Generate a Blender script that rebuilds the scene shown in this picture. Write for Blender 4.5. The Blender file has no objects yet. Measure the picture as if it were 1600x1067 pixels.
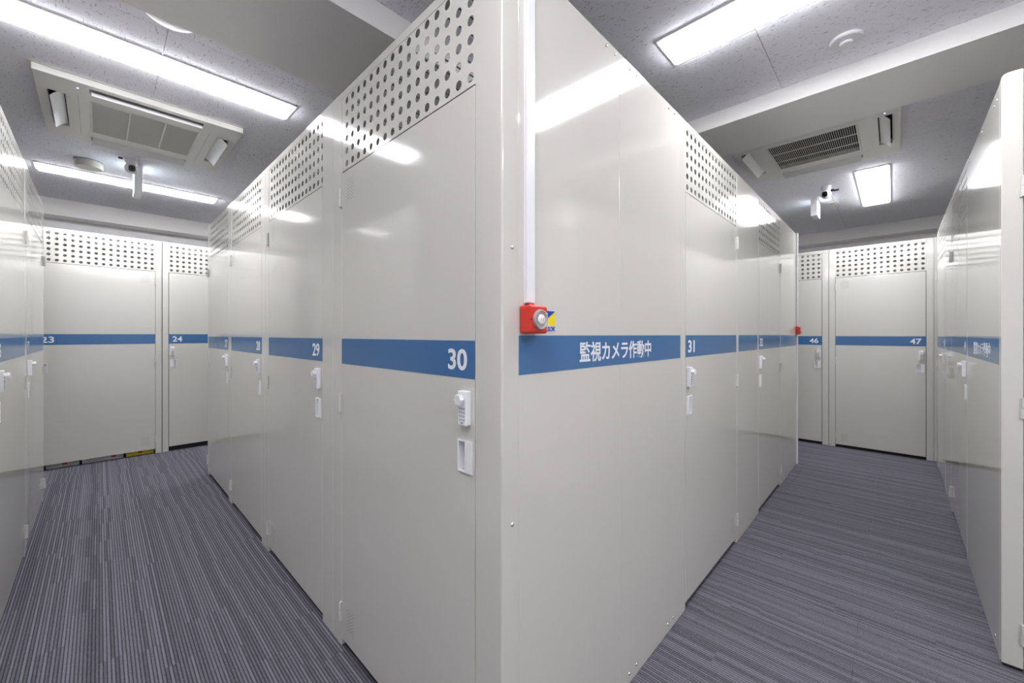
import bpy, bmesh, math, random
from mathutils import Vector, Matrix
random.seed(7)
PI = math.pi
scene = bpy.context.scene
C = scene.collection

# ------------------------------------------------------------------ camera
F_PX, CX, HORIZON = 621.06, 800.0, 523.0
cam_d = bpy.data.cameras.new('camera')
cam_d.sensor_fit = 'HORIZONTAL'; cam_d.sensor_width = 36.0
cam_d.lens = F_PX / 1600 * 36.0
cam_d.shift_y = (HORIZON - 533.5) / 1600
cam_d.clip_start = 0.02
cam = bpy.data.objects.new('camera', cam_d); C.objects.link(cam)
cam.location = (0, 0, 1.2)
cam.rotation_euler = (PI/2, 0, -math.radians(46.0835))
scene.camera = cam

# ------------------------------------------------------------------ world, exposure
world = bpy.data.worlds.new('world'); scene.world = world; world.use_nodes = True
bg = world.node_tree.nodes['Background']
bg.inputs[0].default_value = (0.9, 0.95, 1.0, 1); bg.inputs[1].default_value = 0.05
scene.view_settings.view_transform = 'Standard'
scene.view_settings.look = 'None'
scene.view_settings.gamma = 1.0
scene.view_settings.use_curve_mapping = False
scene.view_settings.exposure = 1.74
scene.cycles.max_bounces = 14
scene.cycles.diffuse_bounces = 10
LIGHT_STRENGTH = 11.0

# ------------------------------------------------------------------ materials
def new_mat(name):
    m = bpy.data.materials.new(name); m.use_nodes = True
    nt = m.node_tree; return m, nt, nt.nodes['Principled BSDF']
def N(nt, typ, **kw):
    n = nt.nodes.new(typ)
    for k, v in kw.items(): setattr(n, k, v)
    return n
def plain(name, col, rough=0.4, spec=0.5, metal=0.0, var=0.03, nscale=6.0, bump=0.0, bscale=300.0, coat=0.0):
    m, nt, b = new_mat(name)
    tc = N(nt, 'ShaderNodeTexCoord'); no = N(nt, 'ShaderNodeTexNoise')
    no.inputs['Scale'].default_value = nscale; no.inputs['Detail'].default_value = 3
    nt.links.new(tc.outputs['Object'], no.inputs['Vector'])
    mx = N(nt, 'ShaderNodeMix', data_type='RGBA')
    mx.inputs[6].default_value = tuple(c*(1-var) for c in col) + (1,)
    mx.inputs[7].default_value = tuple(min(1, c*(1+var)) for c in col) + (1,)
    nt.links.new(no.outputs['Fac'], mx.inputs[0]); nt.links.new(mx.outputs[2], b.inputs['Base Color'])
    b.inputs['Roughness'].default_value = rough; b.inputs['Specular IOR Level'].default_value = spec
    b.inputs['Metallic'].default_value = metal
    b.inputs['Coat Weight'].default_value = coat
    if bump > 0:
        n2 = N(nt, 'ShaderNodeTexNoise'); n2.inputs['Scale'].default_value = bscale
        nt.links.new(tc.outputs['Object'], n2.inputs['Vector'])
        bp = N(nt, 'ShaderNodeBump'); bp.inputs['Strength'].default_value = bump; bp.inputs['Distance'].default_value = 0.001
        nt.links.new(n2.outputs['Fac'], bp.inputs['Height']); nt.links.new(bp.outputs['Normal'], b.inputs['Normal'])
    return m
def emissive(name, col, strength):
    m, nt, b = new_mat(name)
    b.inputs['Base Color'].default_value = (0.8, 0.8, 0.8, 1)
    b.inputs['Emission Color'].default_value = tuple(col) + (1,)
    b.inputs['Emission Strength'].default_value = strength
    return m

M = {}
M['paint'] = plain('locker_paint', (0.635, 0.622, 0.572), rough=0.088, spec=0.72, var=0.010, nscale=2.0)
M['inner'] = plain('locker_inside', (0.20, 0.20, 0.185), rough=0.5, var=0.05)
M['blue'] = plain('blue_vinyl', (0.058, 0.160, 0.345), rough=0.2, var=0.02)
M['white_print'] = plain('white_print', (0.80, 0.82, 0.85), rough=0.35, var=0.01)
M['white_plastic'] = plain('white_plastic', (0.82, 0.82, 0.84), rough=0.35, var=0.01)
M['grey_print'] = plain('grey_print', (0.35, 0.36, 0.40), rough=0.5)
M['hinge'] = plain('hinge_metal', (0.60, 0.595, 0.56), rough=0.3, var=0.01)
M['screed'] = plain('bare_screed', (0.55, 0.54, 0.52), rough=0.9, var=0.08)  # mostly hidden base floor, kept pale to bounce light up to the ceiling
M['wire'] = plain('dark_wire', (0.05, 0.047, 0.043), rough=0.5)
M['black'] = plain('black_parts_and_gap_shade', (0.012, 0.012, 0.014), rough=0.6)  # black parts, and the painted shade in gaps around and under doors
M['hole_shade'] = plain('vent_hole_shade', (0.07, 0.07, 0.065), rough=0.8)  # flat dark discs painted for the shade inside small vent holes
M['wall'] = plain('painted_wall', (0.92, 0.915, 0.91), rough=0.75, var=0.02, bump=0.15, bscale=180)
M['beam'] = plain('beam_wallpaper', (0.92, 0.905, 0.88), rough=0.85, var=0.03, nscale=60, bump=0.3, bscale=260)
M['ac'] = plain('ac_plastic', (0.80, 0.79, 0.75), rough=0.4, var=0.01)
M['ac_flap'] = plain('ac_flap_plastic', (0.84, 0.84, 0.84), rough=0.35, var=0.01)
M['ac_dark'] = plain('ac_dark_inside', (0.010, 0.010, 0.010), rough=0.8)
M['red'] = plain('red_plastic', (0.62, 0.035, 0.022), rough=0.3, var=0.03)
M['clear'] = plain('strobe_lens', (0.80, 0.74, 0.74), rough=0.12, var=0.05, nscale=120, coat=0.6)
M['clear'].node_tree.nodes['Principled BSDF'].inputs['Transmission Weight'].default_value = 0.55
M['strobe_white'] = plain('strobe_core', (0.82, 0.80, 0.76), rough=0.4)
M['sticker'] = plain('sticker_silver', (0.60, 0.61, 0.66), rough=0.35)
M['sticker_blue'] = plain('sticker_blue', (0.012, 0.045, 0.42), rough=0.35)
M['sticker_yellow'] = plain('sticker_yellow', (0.86, 0.74, 0.01), rough=0.35)
M['chrome'] = plain('screw_steel', (0.75, 0.74, 0.72), rough=0.22, metal=0.9)
M['glass_black'] = plain('camera_black', (0.01, 0.01, 0.012), rough=0.08)
M['beige_plastic'] = plain('beige_plastic', (0.70, 0.67, 0.60), rough=0.5)
M['box_grey'] = plain('box_grey', (0.52, 0.52, 0.52), rough=0.6, var=0.1, nscale=20)
M['box_yellow'] = plain('box_yellow', (0.72, 0.60, 0.03), rough=0.5, var=0.08, nscale=20)
M['box_red'] = plain('box_red_print', (0.42, 0.06, 0.04), rough=0.5)
M['green'] = emissive('exit_green', (0.02, 0.55, 0.25), 0.8)
M['lamp'] = emissive('lamp_diffuser', (0.955, 0.955, 1.0), LIGHT_STRENGTH)
M['exit_face'] = emissive('exit_sign_face', (0.80, 0.87, 1.0), 1.2)
M['led'] = emissive('led_blue', (0.35, 0.3, 1.0), 3.0)

def ceiling_mat():
    m, nt, b = new_mat('ceiling_board'); L = nt.links
    tc = N(nt, 'ShaderNodeTexCoord')
    def marks(sx, sy, lo, hi, off):
        mp = N(nt, 'ShaderNodeMapping'); mp.inputs['Scale'].default_value = (sx, sy, 1); mp.inputs['Location'].default_value = (off, off*1.7, off)
        L.new(geo.outputs['Position'], mp.inputs['Vector'])
        no = N(nt, 'ShaderNodeTexNoise'); no.inputs['Scale'].default_value = 1.0; no.inputs['Detail'].default_value = 1.0
        L.new(mp.outputs['Vector'], no.inputs['Vector'])
        mr = N(nt, 'ShaderNodeMapRange'); mr.inputs['From Min'].default_value = lo; mr.inputs['From Max'].default_value = hi
        L.new(no.outputs['Fac'], mr.inputs['Value']); return mr.outputs['Result']
    geo = N(nt, 'ShaderNodeNewGeometry')
    a = marks(150, 36, 0.675, 0.71, 3.0); c = marks(120, 70, 0.70, 0.73, 11.0)
    mx = N(nt, 'ShaderNodeMath', operation='MAXIMUM'); L.new(a, mx.inputs[0]); L.new(c, mx.inputs[1])
    col = N(nt, 'ShaderNodeMix', data_type='RGBA')
    col.inputs[6].default_value = (0.905, 0.900, 0.950, 1); col.inputs[7].default_value = (0.58, 0.575, 0.58, 1)
    L.new(mx.outputs[0], col.inputs[0])
    fine = N(nt, 'ShaderNodeTexNoise'); fine.inputs['Scale'].default_value = 300
    L.new(geo.outputs['Position'], fine.inputs['Vector'])
    ml = N(nt, 'ShaderNodeMix', data_type='RGBA', blend_type='MULTIPLY'); ml.inputs[0].default_value = 1.0
    mr = N(nt, 'ShaderNodeMapRange'); mr.inputs['To Min'].default_value = 0.86; mr.inputs['To Max'].default_value = 1.1
    L.new(fine.outputs['Fac'], mr.inputs['Value'])
    L.new(col.outputs[2], ml.inputs[6]); L.new(mr.outputs['Result'], ml.inputs[7])
    L.new(ml.outputs[2], b.inputs['Base Color'])
    bp = N(nt, 'ShaderNodeBump'); bp.inputs['Strength'].default_value = 0.5; bp.inputs['Distance'].default_value = 0.003; bp.invert = True
    L.new(mx.outputs[0], bp.inputs['Height']); L.new(bp.outputs['Normal'], b.inputs['Normal'])
    b.inputs['Roughness'].default_value = 0.9; b.inputs['Specular IOR Level'].default_value = 0.2
    return m
M['ceiling'] = ceiling_mat()

def carpet_mat():
    m, nt, b = new_mat('carpet_ribs'); L = nt.links
    geo = N(nt, 'ShaderNodeNewGeometry'); sep = N(nt, 'ShaderNodeSeparateXYZ'); L.new(geo.outputs['Position'], sep.inputs[0])
    oi = N(nt, 'ShaderNodeObjectInfo')
    def math_(op, a, b_=None, c=None):
        n = N(nt, 'ShaderNodeMath', operation=op)
        for i, v in enumerate((a, b_, c)):
            if v is None: continue
            if isinstance(v, (int, float)): n.inputs[i].default_value = v
            else: L.new(v, n.inputs[i])
        return n.outputs[0]
    # ribs run along Y; narrow strips of ribs are cut into runs, each run shifted a little sideways
    strip = math_('FLOOR', math_('MULTIPLY', sep.outputs['X'], 1.0/0.0832))
    wn = N(nt, 'ShaderNodeTexWhiteNoise', noise_dimensions='1D'); L.new(strip, wn.inputs['W'])
    yrun = math_('FLOOR', math_('ADD', math_('MULTIPLY', sep.outputs['Y'], 3.2), math_('ADD', math_('MULTIPLY', strip, 0.27), math_('MULTIPLY', wn.outputs['Value'], 0.35))))
    w2 = N(nt, 'ShaderNodeTexWhiteNoise', noise_dimensions='2D')
    cm = N(nt, 'ShaderNodeCombineXYZ'); L.new(strip, cm.inputs[0]); L.new(yrun, cm.inputs[1]); L.new(cm.outputs[0], w2.inputs['Vector'])
    P_ = 0.0104
    shift = math_('FLOOR', math_('MULTIPLY', w2.outputs['Value'], 3.0))
    xr = math_('ADD', math_('MULTIPLY', sep.outputs['X'], 1.0/P_), shift)
    rib = math_('FLOOR', xr); fr = math_('SUBTRACT', xr, rib)
    wr = N(nt, 'ShaderNodeTexWhiteNoise', noise_dimensions='1D'); L.new(rib, wr.inputs['W'])
    # rounded rib: dark groove on both sides
    crown = math_('POWER', math_('SINE', math_('MULTIPLY', fr, PI)), 0.6)
    tone = math_('ADD', 0.56, math_('MULTIPLY', wr.outputs['Value'], 0.40))
    tuft = N(nt, 'ShaderNodeTexNoise'); tuft.inputs['Scale'].default_value = 420; tuft.inputs['Detail'].default_value = 1
    L.new(geo.outputs['Position'], tuft.inputs['Vector'])
    tf = math_('MULTIPLY', math_('SUBTRACT', tuft.outputs['Fac'], 0.5), 0.75)
    v = math_('ADD', math_('MULTIPLY', crown, tone), tf)
    ramp = N(nt, 'ShaderNodeValToRGB')
    e = ramp.color_ramp.elements
    e[0].position = 0.18; e[0].color = (0.036, 0.035, 0.043, 1)
    e[1].position = 0.95; e[1].color = (0.235, 0.230, 0.272, 1)
    L.new(v, ramp.inputs[0]); L.new(ramp.outputs[0], b.inputs['Base Color'])
    bp = N(nt, 'ShaderNodeBump'); bp.inputs['Strength'].default_value = 0.5; bp.inputs['Distance'].default_value = 0.003
    L.new(v, bp.inputs['Height']); L.new(bp.outputs['Normal'], b.inputs['Normal'])
    b.inputs['Roughness'].default_value = 0.95; b.inputs['Specular IOR Level'].default_value = 0.1
    return m
M['carpet'] = carpet_mat()

# ------------------------------------------------------------------ mesh helpers
class MB:
    def __init__(s): s.v = []; s.f = []
    def quad(s, a, b, c, d):
        n = len(s.v); s.v += [a, b, c, d]; s.f.append((n, n+1, n+2, n+3))
    def box(s, x0, x1, y0, y1, z0, z1):
        n = len(s.v)
        s.v += [(x0,y0,z0),(x1,y0,z0),(x1,y1,z0),(x0,y1,z0),(x0,y0,z1),(x1,y0,z1),(x1,y1,z1),(x0,y1,z1)]
        s.f += [tuple(n+i for i in q) for q in ((0,3,2,1),(4,5,6,7),(0,1,5,4),(1,2,6,5),(2,3,7,6),(3,0,4,7))]
        return s
    def prism(s, pts, lo, hi, axis='y'):
        # pts: 2D outline, counter-clockwise in (first, second) of the two other axes
        def mk(p, h):
            if axis == 'y': return (p[0], h, p[1])
            if axis == 'x': return (h, p[0], p[1])
            return (p[0], p[1], h)
        n = len(s.v); k = len(pts)
        s.v += [mk(p, lo) for p in pts] + [mk(p, hi) for p in pts]
        s.f.append(tuple(range(n, n+k))); s.f.append(tuple(range(n+2*k-1, n+k-1, -1)))
        for i in range(k):
            j = (i+1) % k; s.f.append((n+i, n+k+i, n+k+j, n+j))
        return s
    def lathe(s, prof, cx, cy, cz, axis='z', seg=20, caps=True):
        # prof: (radius, height) pairs along the axis
        n = len(s.v)
        for r, h in prof:
            for i in range(seg):
                a = 2*PI*i/seg; c, d = r*math.cos(a), r*math.sin(a)
                if axis == 'z': s.v.append((cx+c, cy+d, cz+h))
                elif axis == 'y': s.v.append((cx+c, cy+h, cz+d))
                else: s.v.append((cx+h, cy+c, cz+d))
        for k in range(len(prof)-1):
            for i in range(seg):
                j = (i+1) % seg
                s.f.append((n+k*seg+i, n+k*seg+j, n+(k+1)*seg+j, n+(k+1)*seg+i))
        if caps:
            s.f.append(tuple(n+seg-1-i for i in range(seg)))
            m = n+(len(prof)-1)*seg
            s.f.append(tuple(m+i for i in range(seg)))
        return s
    def grid(s, us, vs, w0, w1, skip, plane='xz'):
        # plate with rectangular cut-outs; one connected solid
        def mk(u, v, w): return (u, w, v) if plane == 'xz' else (u, v, w)
        nu, nv = len(us), len(vs); n = len(s.v)
        for w in (w0, w1):
            for v in vs:
                for u in us: s.v.append(mk(u, v, w))
        I = lambda i, j, k: n + k*nu*nv + j*nu + i
        solid = lambda i, j: 0 <= i < nu-1 and 0 <= j < nv-1 and not skip(i, j)
        for i in range(nu-1):
            for j in range(nv-1):
                if not solid(i, j): continue
                s.f.append((I(i,j,0), I(i+1,j,0), I(i+1,j+1,0), I(i,j+1,0)))
                s.f.append((I(i,j,1), I(i,j+1,1), I(i+1,j+1,1), I(i+1,j,1)))
                if not solid(i-1, j): s.f.append((I(i,j,0), I(i,j+1,0), I(i,j+1,1), I(i,j,1)))
                if not solid(i+1, j): s.f.append((I(i+1,j,0), I(i+1,j,1), I(i+1,j+1,1), I(i+1,j+1,0)))
                if not solid(i, j-1): s.f.append((I(i,j,0), I(i,j,1), I(i+1,j,1), I(i+1,j,0)))
                if not solid(i, j+1): s.f.append((I(i,j+1,0), I(i+1,j+1,0), I(i+1,j+1,1), I(i,j+1,1)))
        return s
    def mesh(s, name, fix=True):
        me = bpy.data.meshes.new(name); me.from_pydata(s.v, [], s.f); me.update()
        if fix:
            bm = bmesh.new(); bm.from_mesh(me)
            bmesh.ops.remove_doubles(bm, verts=[v for v in bm.verts if not v.link_faces], dist=1e-9)
            bm.verts.index_update()
            loose = [v for v in bm.verts if not v.link_faces]
            if loose: bmesh.ops.delete(bm, geom=loose, context='VERTS')
            bmesh.ops.recalc_face_normals(bm, faces=bm.faces); bm.to_mesh(me); bm.free()
        return me

def obj(name, mb, mat, parent=None, bevel=0.0, smooth=False, seg=1):
    me = mb if isinstance(mb, bpy.types.Mesh) else mb.mesh(name)
    if not me.materials: me.materials.append(M[mat])
    o = bpy.data.objects.new(name, me); C.objects.link(o)
    if parent: o.parent = parent
    if bevel:
        bv = o.modifiers.new('edge', 'BEVEL'); bv.width = bevel; bv.segments = seg; bv.limit_method = 'ANGLE'
        bv.harden_normals = False
    if smooth:
        for p in me.polygons: p.use_smooth = True
        try: me.set_sharp_from_angle(angle=math.radians(40))
        except Exception: pass
    return o
def tag(o, label, cat, group=None):
    o['label'] = label; o['category'] = cat
    if group: o['group'] = group
    return o
def thing(name, label, cat, loc=(0,0,0), rot=0.0, group=None):
    o = bpy.data.objects.new(name, None); C.objects.link(o)
    o.empty_display_size = 0.1
    o.location = loc; o.rotation_euler = (0, 0, rot)
    return tag(o, label, cat, group)
def struct(o, label=None):
    o['kind'] = 'structure'
    if label: o['label'] = label
    return o

_text_cache = {}
def text_mesh(body, width, height, bold=0.0, shear=0.0, depth=0.0006):
    """lettering as a mesh in the xz plane, facing -y, lower-left corner at the origin"""
    cu = bpy.data.curves.new('lettering', 'FONT'); cu.body = body; cu.size = 1.0
    cu.offset = bold; cu.extrude = 0.01; cu.shear = shear; cu.resolution_u = 4
    o = bpy.data.objects.new('lettering', cu); C.objects.link(o)
    dg = bpy.context.evaluated_depsgraph_get(); dg.update()
    me = bpy.data.meshes.new_from_object(o.evaluated_get(dg))
    bpy.data.objects.remove(o); bpy.data.curves.remove(cu)
    xs = [v.co.x for v in me.vertices]; ys = [v.co.y for v in me.vertices]
    x0, x1, y0, y1 = min(xs), max(xs), min(ys), max(ys)
    for v in me.vertices:
        x = (v.co.x-x0)/(x1-x0)*width; z = (v.co.y-y0)/(y1-y0)*height
        y = -depth if v.co.z > 0 else 0.0
        v.co = (x, y, z)
    me.materials.clear(); me.update()
    return me

# ------------------------------------------------------------------ the room
FLOOR, CEIL, TOP = -0.02, 2.60, 2.15
RX0, RX1, RY0, RY1 = -2.30, 7.03, -2.30, 6.40

floor = struct(obj('floor', MB().box(RX0, RX1, RY0, RY1, FLOOR-0.10, FLOOR-0.006), 'screed'))
aisles = [(-0.28, 0.66, 0.0, 5.6), (0.66, 2.31, -2.2, 0.67), (2.31, 5.6, -0.28, 0.67), (4.6, 5.6, 0.67, 2.2),
          (-2.2, 0.67, -2.2, 1.6), (-1.0, 2.2, 4.3, 5.5)]
T = 0.5
tile_mesh = MB().box(0.0004, T-0.0004, 0.0004, T-0.0004, -0.006, 0.0).mesh('carpet_tile')
tile_mesh.materials.append(M['carpet'])
for i in range(-5, 15):
    for j in range(-5, 14):
        x, y = i*T + 0.03, j*T + 0.11
        if any(x+T > a and x < b and y+T > c and y < d for a, b, c, d in aisles) and x+T < RX1 and y+T < RY1 and x > RX0 and y > RY0:
            o = bpy.data.objects.new('carpet_tile', tile_mesh); C.objects.link(o); o.parent = floor; o.location = (x, y, FLOOR)

ceiling = struct(obj('ceiling', MB().box(RX0, RX1, RY0, RY1, CEIL+0.0125, CEIL+0.10), 'wall'))
px = [RX0] + [0.22+1.88*k for k in range(-1, 4)] + [RX1]
py = [RY0] + [0.46+0.974*k for k in range(-2, 6)] + [RY1]
panel_cache = {}
for i in range(len(px)-1):
    for j in range(len(py)-1):
        w, d = px[i+1]-px[i], py[j+1]-py[j]
        key = (round(w, 4), round(d, 4))
        if key not in panel_cache:
            me = MB().box(0.0015, w-0.0015, 0.0015, d-0.0015, 0.0, 0.0125).mesh('ceiling_panel'); me.materials.append(M['ceiling']); panel_cache[key] = me
        o = bpy.data.objects.new('ceiling_panel', panel_cache[key]); C.objects.link(o); o.parent = ceiling; o.location = (px[i], py[j], CEIL)
        bv = None
wt = 0.12
struct(obj('wall_back', MB().box(RX0-wt, RX1+wt, RY1, RY1+wt, FLOOR-0.1, CEIL+0.1), 'wall'))
struct(obj('wall_right', MB().box(RX1, RX1+wt, RY0, RY1, FLOOR-0.1, CEIL+0.1), 'wall'))
struct(obj('wall_left', MB().box(RX0-wt, RX0, RY0, RY1, FLOOR-0.1, CEIL+0.1), 'wall'))
struct(obj('wall_front', MB().box(RX0-wt, RX1+wt, RY0-wt, RY0, FLOOR-0.1, CEIL+0.1), 'wall'))
# dropped beams under the ceiling
struct(obj('trim_1', MB().box(RX0, RX1, 1.565, 2.150, 2.485, CEIL-0.0005), 'beam'), 'beige dropped ceiling beam over the left aisle')
struct(obj('trim_2', MB().box(2.690, 3.180, RY0, 1.564, 2.505, CEIL-0.0005), 'beam'), 'beige dropped ceiling beam crossing the right aisle')
struct(obj('trim_3', MB().box(RX0, RX1, 6.20, RY1, 2.43, CEIL-0.0005), 'beam'), 'pale soffit behind the lockers at the end of the left aisle')
struct(obj('trim_4', MB().box(6.82, RX1, RY0, 1.564, 2.45, CEIL-0.0005), 'beam'), 'pale soffit behind the lockers at the end of the right aisle')

# ------------------------------------------------------------------ lockers
PAN_Z0, PAN_Z1 = 1.840, 2.118       # perforated panel above each door
def perforated(w, ncol, x0, pitch, z0, z1, zrow0, rpitch=0.0484, nrow=6, r=0.0128, seg=16, th=0.0016):
    mb = MB(); y0, y1 = 0.0015, 0.0015+th
    gx0, gx1 = x0-pitch/2, x0+(ncol-0.5)*pitch
    gz0, gz1 = zrow0-rpitch/2, zrow0+(nrow-0.5)*rpitch
    # margins
    for a, b, c, d in ((0.0015, w-0.0015, z0, gz0), (0.0015, w-0.0015, gz1, z1), (0.0015, gx0, gz0, gz1), (gx1, w-0.0015, gz0, gz1)):
        if b-a < 1e-4 or d-c < 1e-4: continue
        mb.quad((a,y0,c),(b,y0,c),(b,y0,d),(a,y0,d)); mb.quad((a,y1,c),(a,y1,d),(b,y1,d),(b,y1,c))
    for i in range(ncol):
        for j in range(nrow):
            cx, cz = x0+i*pitch, zrow0+j*rpitch
            n = len(mb.v)
            for k in range(seg):
                a = 2*PI*k/seg; c, s_ = math.cos(a), math.sin(a)
                m = max(abs(c), abs(s_))
                sx, sz = cx + c/m*pitch/2, cz + s_/m*rpitch/2
                hx, hz = cx+c*r, cz+s_*r
                mb.v += [(sx,y0,sz),(hx,y0,hz),(hx,y1,hz),(sx,y1,sz)]
            for k in range(seg):
                a, b = n+4*k, n+4*((k+1) % seg)
                mb.f += [(a, b, b+1, a+1), (a+1, b+1, b+2, a+2), (a+2, b+2, b+3, a+3)]
    return mb.mesh('perforated_panel', fix=False)

hinge_mesh = None
def make_hinge():
    mb = MB()
    mb.box(-0.0085, 0.0085, -0.0022, -0.0002, -0.036, 0.036)
    mb.lathe([(0.0052, -0.036), (0.0060, -0.035), (0.0060, -0.001)], 0, -0.0065, 0, 'z', 12)
    mb.lathe([(0.0048, 0.001), (0.0048, 0.035), (0.0042, 0.036)], 0, -0.0065, 0, 'z', 12)
    me = mb.mesh('hinge'); me.materials.append(M['hinge']); return me
hinge_mesh = make_hinge()
def make_vent():
    mb = MB()
    for i in range(7):
        for j in range(7):
            z = j*0.0125 + (0.00625 if i % 2 else 0.0); x = i*0.0092
            n = len(mb.v)
            for k in range(8): mb.v.append((x+0.0019*math.cos(PI*k/4), -0.00015, z+0.0019*math.sin(PI*k/4)))
            mb.f.append(tuple(range(n, n+8)))
    me = mb.mesh('vent_holes', fix=False); me.materials.append(M['hole_shade']); return me
vent_mesh = make_vent()
LW, LH = 0.034, 0.088
lock_mesh = MB().box(0, LW, -0.017, -0.0003, 0, LH).mesh('keypad_lock'); lock_mesh.materials.append(M['white_plastic'])
def make_knob():
    mb = MB()
    mb.lathe([(0.0085, -0.017), (0.0085, -0.021)], 0, 0, 0, 'y', 16)
    pts = []
    for k in range(24):
        a = 2*PI*k/24; r = 0.0128 + 0.0013*math.cos(6*a); pts.append((r*math.cos(a), r*math.sin(a)))
    mb.prism(pts, -0.032, -0.0211, 'y')
    me = mb.mesh('knob'); me.materials.append(M['white_plastic']); return me
knob_mesh = make_knob()
def make_keys():
    mb = MB()
    for i in range(3):
        for j in range(4):
            x, z = 0.009+i*0.008, 0.014+j*0.0098
            mb.box(x-0.0021, x+0.0021, -0.0178, -0.0170, z-0.0024, z+0.0024)
    mb.box(0.0115, 0.0225, -0.0176, -0.0170, 0.0045, 0.0085)
    me = mb.mesh('keypad'); me.materials.append(M['grey_print']); return me
keys_mesh = make_keys()
HW, HH = 0.058, 0.084
def make_handle(side):
    """recessed pull: frame, cup behind the door face, ribbed cover on the latch side"""
    mb = MB(); t = 0.0045
    cup0, cup1 = (t, HW*0.5) if side == 'R' else (HW*0.5, HW-t)
    us = sorted([0, cup0, cup1, HW]); vs = [0, t, HH-t, HH]
    mb.grid(us, vs, -0.0040, -0.0003, lambda i, j: i == 1 and j == 1)
    me = mb.mesh('pull_frame'); me.materials.append(M['white_plastic'])
    cup = MB(); d = 0.019
    a, b = cup0+0.0003, cup1-0.0003; z0, z1 = t, HH-t
    cup.quad((a,d,z0),(b,d,z0),(b,d,z1),(a,d,z1))
    cup.quad((a,-0.001,z0),(a,d,z0),(a,d,z1),(a,-0.001,z1)); cup.quad((b,-0.001,z0),(b,-0.001,z1),(b,d,z1),(b,d,z0))
    cup.quad((a,-0.001,z0),(b,-0.001,z0),(b,d,z0),(a,d,z0)); cup.quad((a,-0.001,z1),(a,d,z1),(b,d,z1),(b,-0.001,z1))
    cme = cup.mesh('pull_cup', fix=False); cme.materials.append(M['white_plastic'])
    rib = MB()
    r0, r1 = (HW*0.5+0.002, HW-t) if side == 'R' else (t, HW*0.5-0.002)
    k = 5
    for q in range(k):
        x = r0 + (r1-r0)*(q+0.5)/k
        rib.box(x-0.0013, x+0.0013, -0.0046, -0.0040, t+0.002, HH-t-0.002)
    rme = rib.mesh('grip_ribs'); rme.materials.append(M['white_plastic'])
    return me, cme, rme, cup0, cup1, t
handle_meshes = {'L': make_handle('L'), 'R': make_handle('R')}
def link(name, me, parent, loc=(0,0,0), bevel=0.0, smooth=False):
    o = bpy.data.objects.new(name, me); C.objects.link(o); o.parent = parent; o.location = loc
    if bevel:
        bv = o.modifiers.new('edge', 'BEVEL'); bv.width = bevel; bv.segments = 2; bv.limit_method = 'ANGLE'
    return o

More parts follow.
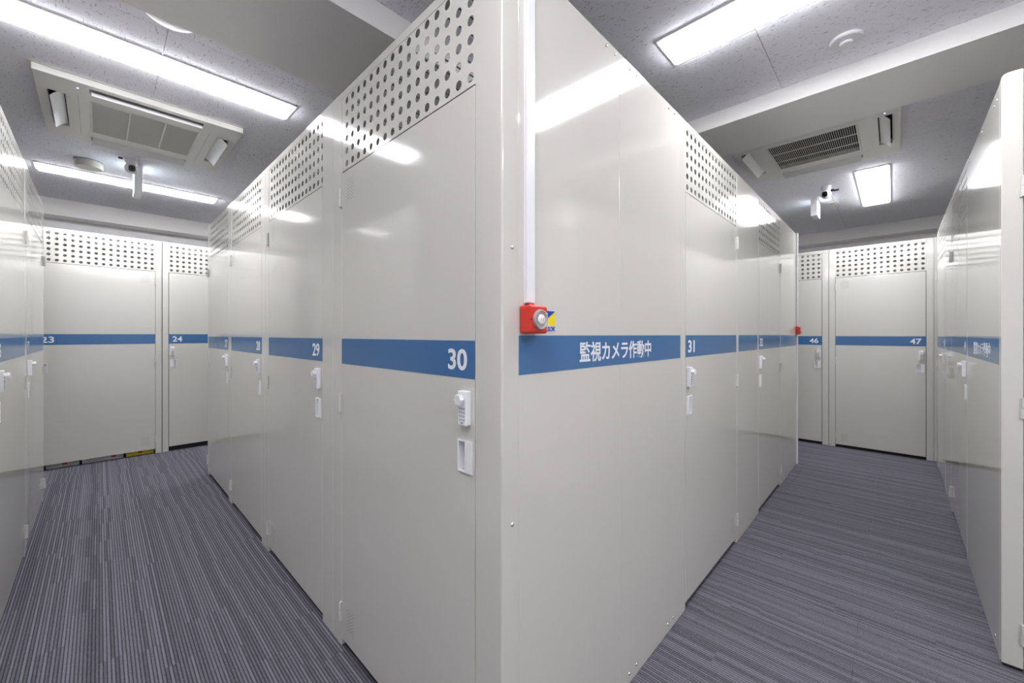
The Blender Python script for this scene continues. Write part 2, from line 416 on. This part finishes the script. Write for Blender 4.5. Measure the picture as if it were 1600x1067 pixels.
STRIPE_H, NUM_W, NUM_H = 0.098, 0.080, 0.0565
def locker(label, theta, loc, w, side, number=None, pl=0.04, pr=0.04, depth=1.0, ncol=16, hole0=0.024, pitch=None,
           dz=0.0, sz=1.087, foot_shade=True, door_z0=0.012, sides='LR', stripe_in=(0.0, 0.0), vents=True, group=None):
    """loc: world position of the door's left foot on the face plane; local x to the viewer's right, y into the wall"""
    t = thing('storage_locker', label, 'locker', (loc[0], loc[1], FLOOR), theta, group)
    up = -FLOOR
    def Z(z): return z + up
    top = Z(TOP+dz); z0p, z1p = Z(PAN_Z0+dz), Z(PAN_Z1+dz)
    if pl > 0: obj('post', MB().box(-pl+0.0008, -0.0008, 0, 0.030, 0.002, top), 'paint', t, 0.0015)
    if pr > 0: obj('post', MB().box(w+0.0008, w+pr-0.0008, 0, 0.030, 0.002, top), 'paint', t, 0.0015)
    obj('top_rail', MB().box(0.0, w, 0.0, 0.030, z1p+0.001, top-0.0005), 'paint', t, 0.0015)
    if pitch is None: pitch = (w-2*hole0)/(ncol-1)
    pp = perforated(w, ncol, hole0, pitch, z0p, z1p, Z(1.861+dz))
    obj('perforated_panel', pp, 'paint', t)
    # door with a cut-out for the pull
    hx0, hz0 = (w-0.010-HW, Z(0.842+dz)) if side == 'R' else (0.010, Z(0.842+dz))
    hm, cm, rm, c0, c1, ht = handle_meshes[side]
    dz0, dz1 = Z(door_z0), z0p-0.0070
    us = [0.0012 if side == 'R' else 0.003, hx0+c0, hx0+c1, w-0.003 if side == 'R' else w-0.0012]; vs = [dz0, hz0+ht, hz0+HH-ht, dz1]
    door = obj('door', MB().grid(us, vs, 0.0, 0.024, lambda i, j: i == 1 and j == 1), 'paint', t, 0.0012)
    obj('gap_shade', MB().grid([-0.0006, 0.012, w-0.012, w+0.0006], [dz0, dz0+0.002, dz1-0.012, z0p+0.001], 0.0245, 0.0295, lambda i, j: i == 1 and j <= 1, 'xz'), 'black', t)  # black backing stands in for the shade in the door gaps
    obj('head_gap_shade', MB().box(0.002, w-0.002, 0.0036, 0.0240, z0p-0.0050, z0p+0.0055), 'black', t)  # black strip added as the shaded line between door and perforated panel
    hx = 0.0 if side == 'R' else w
    for hz in (1.735, 0.935, 0.118): link('hinge', hinge_mesh, door, (hx, 0, Z(hz+dz)))
    if vents:
        vx = 0.050 if side == 'R' else w-0.050-0.055
        for vz in (1.715, 0.065): link('vent_holes', vent_mesh, door, (vx, 0, Z(vz+dz)))
    # stripe with the number
    zs = Z(sz)
    st = obj('number_stripe', MB().box(0.002+stripe_in[0], w-0.002-stripe_in[1], -0.0005, 0.0, zs, zs+STRIPE_H), 'blue', t)
    if number:
        me = text_mesh(number, NUM_W, NUM_H, bold=0.022)
        nx = w-0.032-NUM_W if side == 'R' else 0.030
        n = obj('number', me, 'white_print', st); n.location = (nx, -0.0006, zs+0.0195)
    # keypad lock
    lx = w-0.016-LW if side == 'R' else 0.012
    lz = Z(0.968+dz)
    lk = link('keypad_lock', lock_mesh, t, (lx, 0, lz), bevel=0.0022)
    link('knob', knob_mesh, lk, (LW/2 - (0.001 if side == 'R' else -0.001), 0, LH-0.021))
    link('keypad', keys_mesh, lk)
    # recessed pull
    pf = link('pull_handle', hm, t, (hx0, 0, hz0), bevel=0.0008)
    link('pull_cup', cm, pf); link('grip_ribs', rm, pf)
    # carcass
    d0 = 0.031
    zb = top-0.004
    if 'L' in sides: obj('side_wall', MB().box(-pl+0.001, -pl+0.004, d0, depth, 0.002, zb), 'inner', t)
    if 'R' in sides: obj('side_wall', MB().box(w+pr-0.004, w+pr-0.001, d0, depth, 0.002, zb), 'inner', t)
    obj('back_wall', MB().box(-pl+0.0045, w+pr-0.0045, depth-0.004, depth-0.001, 0.002, zb), 'inner', t)
    rf = MB(); xa, xb = -pl+0.006, w+pr-0.006; nx = int((xb-xa)/0.05); ny = int((depth-0.045)/0.05)
    for q in range(nx+1): rf.box(xa+q*0.05-0.0018, xa+q*0.05+0.0018, 0.036, depth-0.006, zb-0.020, zb-0.0165)
    for q in range(ny+1): rf.box(xa, xb, 0.038+q*0.05-0.0018, 0.038+q*0.05+0.0018, zb-0.0164, zb-0.013)
    rfo = obj('added_roof_mesh', rf.mesh('added_roof_mesh', fix=False), 'wire', t); rfo['kind'] = 'stuff'  # unseen wire mesh, added to darken the view through the holes
    if foot_shade: obj('foot_shade', MB().box(0.003, w-0.003, 0.034, 0.042, 0.001, Z(0.035)), 'black', t)  # black strip in place of the shade under the door
    return t

XL, YR = 0.660, 0.668          # the two faces of the centre block
HALF = -PI/2
# centre block, face towards the left aisle (viewer looks along +X, local x = -Y)
locker('beige storage locker numbered 30, nearest door of the centre block', HALF, (XL, 1.563), 0.799, 'R', '30', pl=0.085, pr=0.0, depth=1.07, hole0=0.043, pitch=0.0490, sides='L')
locker('beige storage locker numbered 29, the next door left of the nearest one', HALF, (XL, 2.530), 0.774, 'R', '29', pl=0.066, pr=0.108, depth=1.07, hole0=0.052, pitch=0.0477)
locker('beige storage locker numbered 28, second from the far end of its row', HALF, (XL, 3.441), 0.772, 'R', '28', pl=0.045, pr=0.0725, depth=1.07, hole0=0.062, pitch=0.0475)
locker('beige storage locker numbered 27 at the far end of the centre block', HALF, (XL, 4.297), 0.765, 'R', '27', pl=0.040, pr=0.045, depth=1.07, ncol=15, hole0=0.1, pitch=0.0477)
# centre block, face towards the right aisle (viewer looks along +Y)
locker('beige storage locker numbered 31 right of the camera warning sign', 0.0, (1.802, YR), 0.786, 'L', '31', pl=0.030, pr=0.022, depth=1.2, hole0=0.026, pitch=0.0498, sz=1.100)
locker('beige storage locker numbered 32 between two plain striped panels', 0.0, (3.119, YR), 0.700, 'L', '32', pl=0.022, pr=0.022, depth=1.2, ncol=14, hole0=0.036, pitch=0.0488, sz=1.100)
# end of the left aisle
YF = 5.470
locker('beige storage locker numbered 23 with boxes showing under its door', 0.0, (-0.392, YF), 0.792, 'L', '23', pl=0.05, pr=0.050, depth=0.62, ncol=16, hole0=0.0265, pitch=0.0494, dz=0.016, sz=1.108, foot_shade=False, door_z0=0.030)
locker('beige storage locker numbered 24 at the end of the left aisle', 0.0, (0.504, YF), 0.790, 'L', '24', pl=0.050, pr=0.05, depth=0.62, ncol=16, hole0=0.022, pitch=0.0494, dz=0.016, sz=1.108, door_z0=0.030)
# end of the right aisle (viewer looks along +X)
XF = 5.570
locker('beige storage locker numbered 46 behind the far red alarm', HALF, (XF, 1.350), 0.768, 'R', '46', pl=0.05, pr=0.058, depth=0.75, ncol=15, hole0=0.05, pitch=0.0493, dz=-0.014, door_z0=0.012)
locker('beige storage locker numbered 47 at the end of the right aisle', HALF, (XF, 0.466), 0.687, 'R', '47', pl=0.056, pr=0.050, depth=0.75, ncol=14, hole0=0.02, pitch=0.0496, dz=-0.014, door_z0=0.012)
# row on the left edge (viewer looks along -X, local x = +Y)
XROW = -0.283
locker('beige storage locker in the left row nearest the left picture edge', PI/2, (XROW, 2.560), 0.880, 'L', '16', pl=0.04, pr=0.041, depth=1.0, hole0=0.04, pitch=0.0494)
locker('beige storage locker at the far end of the left row', PI/2, (XROW, 3.522), 0.942, 'L', '17', pl=0.040, pr=0.045, depth=1.0, ncol=18, hole0=0.05, pitch=0.0494)
# row on the right edge (viewer looks along -Y, local x = -X)
YROW = -0.283
locker('beige storage locker beside the second warning sign in the right row', PI, (4.075, YROW), 0.798, 'R', '49', pl=0.03, pr=0.022, depth=1.0, ncol=16, hole0=0.024, pitch=0.0498)
locker('beige storage locker at the far end of the right row', PI, (5.330, YROW), 0.770, 'R', '48', pl=0.04, pr=0.022, depth=1.0, ncol=15, hole0=0.035, pitch=0.0498)

def screw(parent, x, y, z, axis='y', r=0.0052):
    mb = MB()
    mb.lathe([(r, 0.0), (r, -0.0012), (r*0.75, -0.0028), (r*0.25, -0.0036)], 0, 0, 0, 'y', 10)
    o = obj('screw', mb, 'chrome', parent, smooth=True); o.location = (x, y, z); return o

WARNING = '監視カメラ作動中'
def stripe(parent, x0, x1, z, front=-0.0005):
    return obj('blue_stripe', MB().box(x0, x1, front, 0.0, z-FLOOR, z-FLOOR+STRIPE_H), 'blue', parent)

# blank side wall of the centre block with the warning sign
t = thing('locker_side_wall', 'wide beige panel wall with blue camera warning stripe and red alarm', 'panel wall', (0, YR, FLOOR))
H = TOP-FLOOR
obj('panel', MB().box(0.7165, 1.2155, 0.0, 0.022, 0.002, H), 'paint', t, 0.0012)
obj('panel', MB().box(1.2165, 1.7435, 0.0, 0.022, 0.002, H), 'paint', t, 0.0012)
obj('frame_post', MB().box(1.7445, 1.7710, 0.0, 0.030, 0.002, H), 'paint', t, 0.0015)
r = 0.006
arc = [(0.660+r-r*math.sin(a), r-r*math.cos(a)) for a in [PI/2*k/4 for k in range(5)]]
pts = [(0.7155, 0.0)] + [(x, y) for x, y in arc] + [(0.660, 0.0955), (0.690, 0.0955), (0.690, 0.030), (0.7155, 0.030)]
obj('corner_post', MB().prism(pts, 0.002, H, 'z'), 'paint', t, smooth=True)
for (x, z) in ((1.130, 2.130), (1.185, 2.130), (1.290, 2.130), (1.340, 2.130), (1.619, 2.130), (1.677, 2.130), (1.665, 0.018), (1.611, 0.018), (1.337, 0.018), (1.283, 0.018), (0.694, 1.412), (0.694, 0.740), (0.694, 2.05)):
    screw(t, x, 0.0, z-FLOOR)
s = stripe(t, 0.7175, 1.743, 1.100)
n = obj('warning_lettering', text_mesh(WARNING, 0.475, 0.0625, bold=0.018), 'white_print', s); n.location = (0.980, -0.0006, 1.117-FLOOR)

t = thing('filler_panel', 'narrow beige panel with plain blue stripe between doors 31 and 32', 'panel', (0, YR, FLOOR))
obj('panel', MB().box(2.611, 3.0965, 0.0, 0.024, 0.002, H), 'paint', t, 0.0012)
stripe(t, 2.633, 3.080, 1.100)
t = thing('filler_panel', 'beige panel with plain blue stripe behind the far red alarm', 'panel', (0, YR, FLOOR))
obj('panel', MB().box(3.842, 4.560, 0.0, 0.024, 0.002, H), 'paint', t, 0.0012)
obj('edge_trim', MB().box(4.561, 4.590, -0.010, 0.030, 0.002, H+0.004), 'white_plastic', t, 0.0015)
stripe(t, 3.848, 4.548, 1.100)
for x, z in ((4.02, 0.02), (4.5, 0.02), (4.02, 2.13)): screw(t, x, 0, z-FLOOR)

# right row: side wall with the second sign, filler, corner post, next locker round the corner
t = thing('locker_side_wall', 'beige panel wall at the right picture edge with second warning sign', 'panel wall', (0, YROW, FLOOR), PI)
obj('panel', MB().box(-3.2535, -2.342, 0.0, 0.022, 0.004, H-0.01), 'paint', t, 0.0012)
s = stripe(t, -3.235, -2.352, 1.087)
n = obj('warning_lettering', text_mesh(WARNING, 0.475, 0.0625, bold=0.018), 'white_print', s); n.location = (-3.010, -0.0006, 1.104-FLOOR)
for x, z in ((-2.39, 2.10), (-2.45, 2.10), (-2.75, 2.11), (-3.10, 2.11), (-3.17, 2.11), (-2.42, 0.03)): screw(t, x, 0, z-FLOOR)
t = thing('filler_panel', 'beige panel with plain blue stripe in the right row', 'panel', (0, YROW, FLOOR), PI)
obj('panel', MB().box(-4.5365, -4.106, 0.0, 0.024, 0.002, H), 'paint', t, 0.0012)
stripe(t, -4.52, -4.12, 1.087)

t = thing('filler_panel', 'narrow beige panel right of door 47 behind the right row', 'panel', (XF, -0.2715, FLOOR), HALF)
obj('panel', MB().box(0.001, 0.36, 0.0, 0.024, 0.002, H-0.014), 'paint', t, 0.0012)
XE = 2.310
t = thing('storage_locker', 'beige locker seen edge-on at the right picture border', 'locker', (XE, YROW, FLOOR), HALF)
r = 0.020; w = 0.052
pts = [(0.0, 0.012), (w, 0.012), (w, H+0.012)] + [(r-r*math.sin(a), H+0.012-r+r*math.cos(a)) for a in [PI/2*k/6 for k in range(7)]]
obj('corner_post', MB().prism(pts, 0.0, 0.032, 'y'), 'paint', t, 0.003, seg=2)
obj('post_foot', MB().box(0.004, w-0.002, 0.006, 0.028, 0.001, 0.0115), 'black', t)
d = obj('door', MB().box(w+0.002, w+0.80, 0.0, 0.024, 0.030, PAN_Z0-0.003-FLOOR), 'paint', t, 0.0012)
for hz in (1.735, 0.935, 0.118): link('hinge', hinge_mesh, d, (w, 0, hz-FLOOR)).scale = (1.25, 1, 1.05)
obj('perforated_panel', perforated(0.80, 15, 0.05, 0.05, PAN_Z0-FLOOR, PAN_Z1-FLOOR, 1.861-FLOOR), 'paint', t).location = (w, 0, 0)
obj('top_rail', MB().box(w+0.001, w+0.80, 0.0, 0.03, PAN_Z1-FLOOR+0.001, H), 'paint', t, 0.0015)
obj('number_stripe', MB().box(w+0.004, w+0.79, -0.0005, 0, 1.1-FLOOR, 1.1-FLOOR+STRIPE_H), 'blue', t)
obj('post', MB().box(w+0.802, w+0.85, 0, 0.03, 0.002, H), 'paint', t, 0.0015)
lk = link('keypad_lock', lock_mesh, t, (w+0.75, 0, 0.968-FLOOR), bevel=0.0022)
link('knob', knob_mesh, lk, (LW/2, 0, LH-0.021)); link('keypad', keys_mesh, lk)
pf = link('pull_handle', handle_meshes['R'][0], t, (w+0.73, 0, 0.842-FLOOR), bevel=0.0008)
link('grip_ribs', handle_meshes['R'][2], pf)
obj('back_wall', MB().box(w, w+0.85, 0.90, 0.904, 0.002, H-0.01), 'inner', t)
obj('side_wall', MB().box(0.022, 0.0255, 0.034, 0.90, 0.002, H-0.01), 'inner', t)

# ------------------------------------------------------------------ boxes under door 23
def carton(label, x0, x1, mat, h=0.30, y=YF+0.045, mark=None):
    t = thing('carton', label, 'box', ((x0+x1)/2, y+0.14, FLOOR))
    w = (x1-x0)/2
    obj('body', MB().box(-w, w, -0.14, 0.14, 0.002, h), mat, t, 0.003)
    obj('lid', MB().box(-w-0.002, w+0.002, -0.142, 0.142, h+0.0005, h+0.02), mat, t, 0.003)
    if mark is not None: obj('print', MB().box(mark-0.016, mark+0.016, -0.1406, -0.1401, 0.022, 0.042), 'box_red', t)
carton('grey carton showing under the left part of door 23', -0.335, -0.128, 'box_grey', mark=0.01)
carton('grey carton showing under the middle of door 23', -0.112, 0.168, 'box_grey', mark=0.07)
carton('yellow carton with red print showing under door 23', 0.186, 0.392, 'box_yellow', mark=0.0)

# ------------------------------------------------------------------ alarms, trunking, sticker
def alarm(label, x, z):
    t = thing('alarm_sounder', label, 'alarm', (x, YR, z))
    obj('housing', MB().box(-0.0335, 0.0335, -0.038, -0.0008, -0.0345, 0.0345), 'red', t, 0.006, seg=3)
    obj('cable_collar', MB().lathe([(0.012, 0.0345), (0.010, 0.040)], 0, -0.009, 0, 'z', 14), 'red', t)
    lens = obj('strobe_lens', MB().lathe([(0.0245, -0.0381), (0.0250, -0.043), (0.0240, -0.0465), (0.0215, -0.0468), (0.0185, -0.0425), (0.0150, -0.0420)], 0.0, 0, 0.0, 'y', 28), 'clear', t, smooth=True)
    obj('strobe_core', MB().lathe([(0.0125, -0.0421), (0.0125, -0.0460), (0.0095, -0.0475)], 0.0, 0, 0.0, 'y', 20), 'strobe_white', lens, smooth=True)
    mb = MB()
    for dx in (-0.004, 0.004): mb.box(dx-0.001, dx+0.001, -0.0482, -0.0476, -0.003, 0.003)
    obj('slots', mb, 'grey_print', lens)
    for dx in (-1, 1):
        obj('fixing_hole', MB().lathe([(0.0022, -0.0381), (0.0022, -0.0386)], dx*0.0295, 0, 0.0, 'y', 10), 'ac_dark', t)
alarm('red alarm sounder with round strobe on the near corner', 0.7515, 1.2375)
alarm('small red alarm on the far edge of the centre block', 4.545, 1.2375)
def trunk(label, x, z0, z1):
    t = thing('cable_trunking', label, 'cable cover', (x, YR, z0))
    h = z1-z0
    obj('base', MB().box(-0.0145, 0.0145, -0.006, -0.0008, 0, h), 'white_plastic', t)
    obj('cover', MB().box(-0.0135, 0.0135, -0.0150, -0.0062, 0, h), 'white_plastic', t, 0.002, seg=2)
trunk('white vertical cable trunking above the near red alarm', 0.7495, 1.279, 2.599)
trunk('white cable trunking above the far red alarm', 4.545, 1.279, 2.152)

t = thing('security_sticker', 'blue and yellow security sticker behind the red alarm', 'sticker', (0.798, YR, 1.2060))
obj('backing', MB().box(0, 0.0685, -0.0004, -0.0001, 0, 0.0610), 'sticker', t)
obj('blue_field', MB().prism([(0.0025, 0.0182), (0.0655, 0.0575), (0.0025, 0.0575)], -0.0006, -0.0004, 'y'), 'sticker_blue', t)
obj('yellow_field', MB().prism([(0.0030, 0.0180), (0.0660, 0.0180), (0.0660, 0.0573)], -0.0006, -0.0004, 'y'), 'sticker_yellow', t)
n = obj('lettering', text_mesh('ALSOK', 0.0565, 0.0125, bold=0.02, shear=0.2), 'sticker_blue', t); n.location = (0.0095, -0.0005, 0.0033)
mb = MB()
for k in range(2): mb.box(0.008, 0.032-k*0.001, -0.0008, -0.0006, 0.0485-k*0.008, 0.0520-k*0.008)
obj('print_lines', mb, 'white_print', t)

# ------------------------------------------------------------------ ceiling lamps
def lamp(label, x0, x1, y0, y1):
    cx, cy = (x0+x1)/2, (y0+y1)/2; a, b = (x1-x0)/2, (y1-y0)/2
    t = thing('ceiling_light', label, 'light', (cx, cy, CEIL-0.012))
    f = 0.016
    obj('frame', MB().grid([-a, -a+f, a-f, a], [-b, -b+f, b-f, b], 0.004, 0.0115, lambda i, j: i == 1 and j == 1, 'xy'), 'white_plastic', t, 0.003, seg=2)
    obj('diffuser', MB().box(-a+f+0.0005, a-f-0.0005, -b+f+0.0005, b-f-0.0005, -0.007, 0.0112), 'lamp', t, 0.004, seg=2)
lamp('long bright ceiling light beside the left air conditioner', -0.385, 0.842, 2.632, 2.842)
lamp('long ceiling light behind the hanging exit sign in the left aisle', -0.372, 0.850, 4.985, 5.200)
lamp('bright ceiling light above the right aisle beside the smoke detector', 1.838, 2.070, -0.420, 0.822)
lamp('ceiling light beyond the right air conditioner', 4.480, 5.735, 0.026, 0.252)
lamp('ceiling light overhead at the aisle junction', -0.85, 0.377, 0.10, 0.31)
lamp('added unseen ceiling light over the cross aisle behind the centre block', 4.98, 5.19, 1.75, 2.98)  # unseen lamp added to brighten the end of the right aisle
lamp('added unseen ceiling light over the cross aisle beyond door 27', 1.55, 2.78, 4.985, 5.200)  # out of view, added to brighten the end of the left aisle
lamp('added unseen ceiling light behind the viewer at the aisle junction', -0.385, 0.842, -1.60, -1.39)  # added out of view to even out the light

# ------------------------------------------------------------------ air conditioners
def air_conditioner(label, cx, cy):
    t = thing('air_conditioner', label, 'air conditioner', (cx, cy, CEIL-0.036))
    S = 0.46
    g = [-S, -0.418, -0.352, -0.255, 0.255, 0.352, 0.418, S]
    hole = lambda i, j: (i == 3 and j == 3) or (i in (1, 5) and j == 3) or (j in (1, 5) and i == 3)
    obj('panel', MB().grid(g, g, 0.0, 0.034, hole, 'xy'), 'ac', t, 0.0035, seg=2)
    obj('lip', MB().grid([-S-0.012, -S+0.02, S-0.02, S+0.012], [-S-0.012, -S+0.02, S-0.02, S+0.012], 0.0345, 0.0358, lambda i, j: i == 1 and j == 1, 'xy'), 'ac', t)
    obj('shade_backing', MB().box(-S+0.02, S-0.02, -S+0.02, S-0.02, 0.0345, 0.0352), 'ac_dark', t)  # black sheet stands in for the shaded depth behind slots and grille
    gr = MB(); n = 44; W = 0.251
    for k in range(n):
        y = -W + 2*W*(k+0.5)/n
        gr.box(-W, W, y-0.0011, y+0.0011, 0.002, 0.008)
    o = obj('grille_slats', gr, 'ac', t); o['kind'] = 'stuff'
    rb = MB()
    for x in (-W/3, W/3): rb.box(x-0.003, x+0.003, -W, W, 0.000, 0.0045)
    obj('grille_ribs', rb, 'ac', t)
    obj('grille_rim', MB().grid([-0.2545, -0.247, 0.247, 0.2545], [-0.2545, -0.247, 0.247, 0.2545], -0.001, 0.012, lambda i, j: i == 1 and j == 1, 'xy'), 'ac', t)
    for k in range(4):
        # curved flap hanging open, its outer edge lowered
        mb = MB(); m = 8; L_ = 0.247
        x, z = 0.358, 0.016; pts = [(x, z)]
        for q in range(1, m):
            a = math.radians(22 + 34*q/(m-1)); x += 0.0100*math.cos(a); z -= 0.0100*math.sin(a); pts.append((x, z))
        outl = pts + [(px_-0.001, pz_+0.0035) for px_, pz_ in reversed(pts)]
        mb.prism(outl, -L_, L_, 'y')
        f = obj('flap', mb, 'ac_flap', t, smooth=True); f.rotation_euler = (0, 0, k*PI/2)
    for sx in (-1, 1):
        obj('seam', MB().box(sx*0.302-0.0008, sx*0.302+0.0008, -0.30, 0.34, -0.0003, 0.0005), 'grey_print', t)
    obj('status_light', MB().lathe([(0.004, -0.0005), (0.004, 0.001)], -0.30, -0.385, 0, 'z', 10), 'led', t)
air_conditioner('white ceiling cassette air conditioner above the left aisle', 0.2175, 3.640)
air_conditioner('ceiling cassette air conditioner with dark grille above the right aisle', 3.655, 0.430)

# ------------------------------------------------------------------ security cameras
def dome_camera(label, x, y, yaw, clip):
    t = thing('security_camera', label, 'camera', (x, y, CEIL-0.075), yaw)
    obj('base', MB().lathe([(0.030, 0.030), (0.038, 0.050), (0.040, 0.0745)], 0, 0, 0, 'z', 24), 'white_plastic', t, smooth=True)
    prof = [(0.002, -0.042)] + [(0.042*math.cos(a), 0.042*math.sin(a)) for a in [math.radians(d) for d in range(-75, 61, 15)]]
    hd = obj('head', MB().lathe(prof, 0, 0, 0, 'z', 28), 'white_plastic', t, smooth=True)
    fl = obj('lens_window', MB().prism([(0.020*math.copysign(abs(math.cos(a))**0.6, math.cos(a)), 0.024*math.copysign(abs(math.sin(a))**0.6, math.sin(a))) for a in [2*PI*k/24 for k in range(24)]], -0.0445, -0.025, 'y'), 'glass_black', hd, 0.002)
    fl.rotation_euler = (math.radians(12), 0, 0)
    obj('lens', MB().lathe([(0.009, -0.0446), (0.007, -0.0465)], 0, 0, -0.006, 'y', 16), 'ac_dark', hd)
    if clip:
        mb = MB(); mb.box(0.038, 0.062, -0.010, 0.010, 0.016, 0.034); mb.box(0.058, 0.098, -0.006, 0.004, 0.010, 0.026)
        obj('bracket', mb, 'black', t, 0.003)
    else:
        obj('plug', MB().box(-0.075, -0.048, -0.006, 0.006, 0.058, 0.070), 'black', t, 0.002)
dome_camera('white dome camera hanging below the left air conditioner', 0.178, 4.385, 0.05, False)
dome_camera('white dome camera with black bracket above the right aisle', 4.755, 0.468, HALF-0.12, True)

# ------------------------------------------------------------------ exit signs, detectors
def exit_sign(label, x, y, yaw, w, L_, z0):
    """slim hanging light box: lit faces on both long sides, narrow end towards the aisle"""
    h = CEIL-0.002-z0
    t = thing('exit_sign', label, 'sign', (x, y, z0), yaw)
    obj('housing', MB().box(-w/2, w/2, 0, L_, 0, h), 'white_plastic', t, 0.003)
    for s_ in (-1, 1):
        x0 = s_*(w/2+0.0002)
        fc = obj('lit_face', MB().box(min(x0, x0+s_*0.0006), max(x0, x0+s_*0.0006), 0.008, L_-0.008, 0.008, h-0.02), 'exit_face', t)
        x1 = s_*(w/2+0.0010)
        obj('green_pictogram', MB().box(min(x1, x1+s_*0.0005), max(x1, x1+s_*0.0005), L_*0.3, L_*0.7, h*0.35, h*0.62), 'green', fc)
exit_sign('white hanging exit sign behind the left dome camera', 0.224, 4.470, 0.0, 0.050, 0.22, 2.370)
exit_sign('white hanging exit sign with lit green-marked face in the right aisle', 5.100, 0.598, HALF, 0.055, 0.20, 2.425)

def detector(label, x, y, r, mat='white_plastic', thick=0.022):
    t = thing('smoke_detector', label, 'smoke detector', (x, y, CEIL-0.0005))
    obj('base', MB().lathe([(r, 0.0), (r, -thick*0.4), (r*0.93, -thick*0.62), (r*0.5, -thick*0.75)], 0, 0, 0, 'z', 32), mat, t, smooth=True)
    obj('sensor', MB().lathe([(r*0.42, -thick*0.74), (r*0.36, -thick*1.15), (r*0.2, -thick*1.3)], 0, 0, 0, 'z', 24), mat, t, smooth=True)
detector('round white smoke detector on the ceiling above the right aisle', 2.455, 0.165, 0.064)
detector('smoke detector half hidden by the left ceiling beam', 0.217, 2.272, 0.094, thick=0.030)
t = thing('sensor_puck', 'beige round ceiling sensor beside the left dome camera', 'speaker', (-0.058, 4.690, CEIL-0.0005))
obj('body', MB().lathe([(0.082, 0.0), (0.082, -0.046), (0.078, -0.054), (0.05, -0.056)], 0, 0, 0, 'z', 32), 'beige_plastic', t, smooth=True)  # round puck of the ceiling sensor
obj('rim', MB().lathe([(0.086, 0.0), (0.086, -0.006)], 0, 0, 0, 'z', 32), 'grey_print', t, smooth=True)
t = thing('ceiling_vent', 'small beige rectangular fitting on the ceiling of the right aisle', 'vent', (5.385, 0.462, CEIL-0.0005))
obj('plate', MB().box(-0.055, 0.055, -0.036, 0.036, -0.012, 0), 'beige_plastic', t, 0.003)
obj('knob', MB().lathe([(0.010, -0.0121), (0.008, -0.018)], 0.0, -0.015, 0, 'z', 12), 'beige_plastic', t)
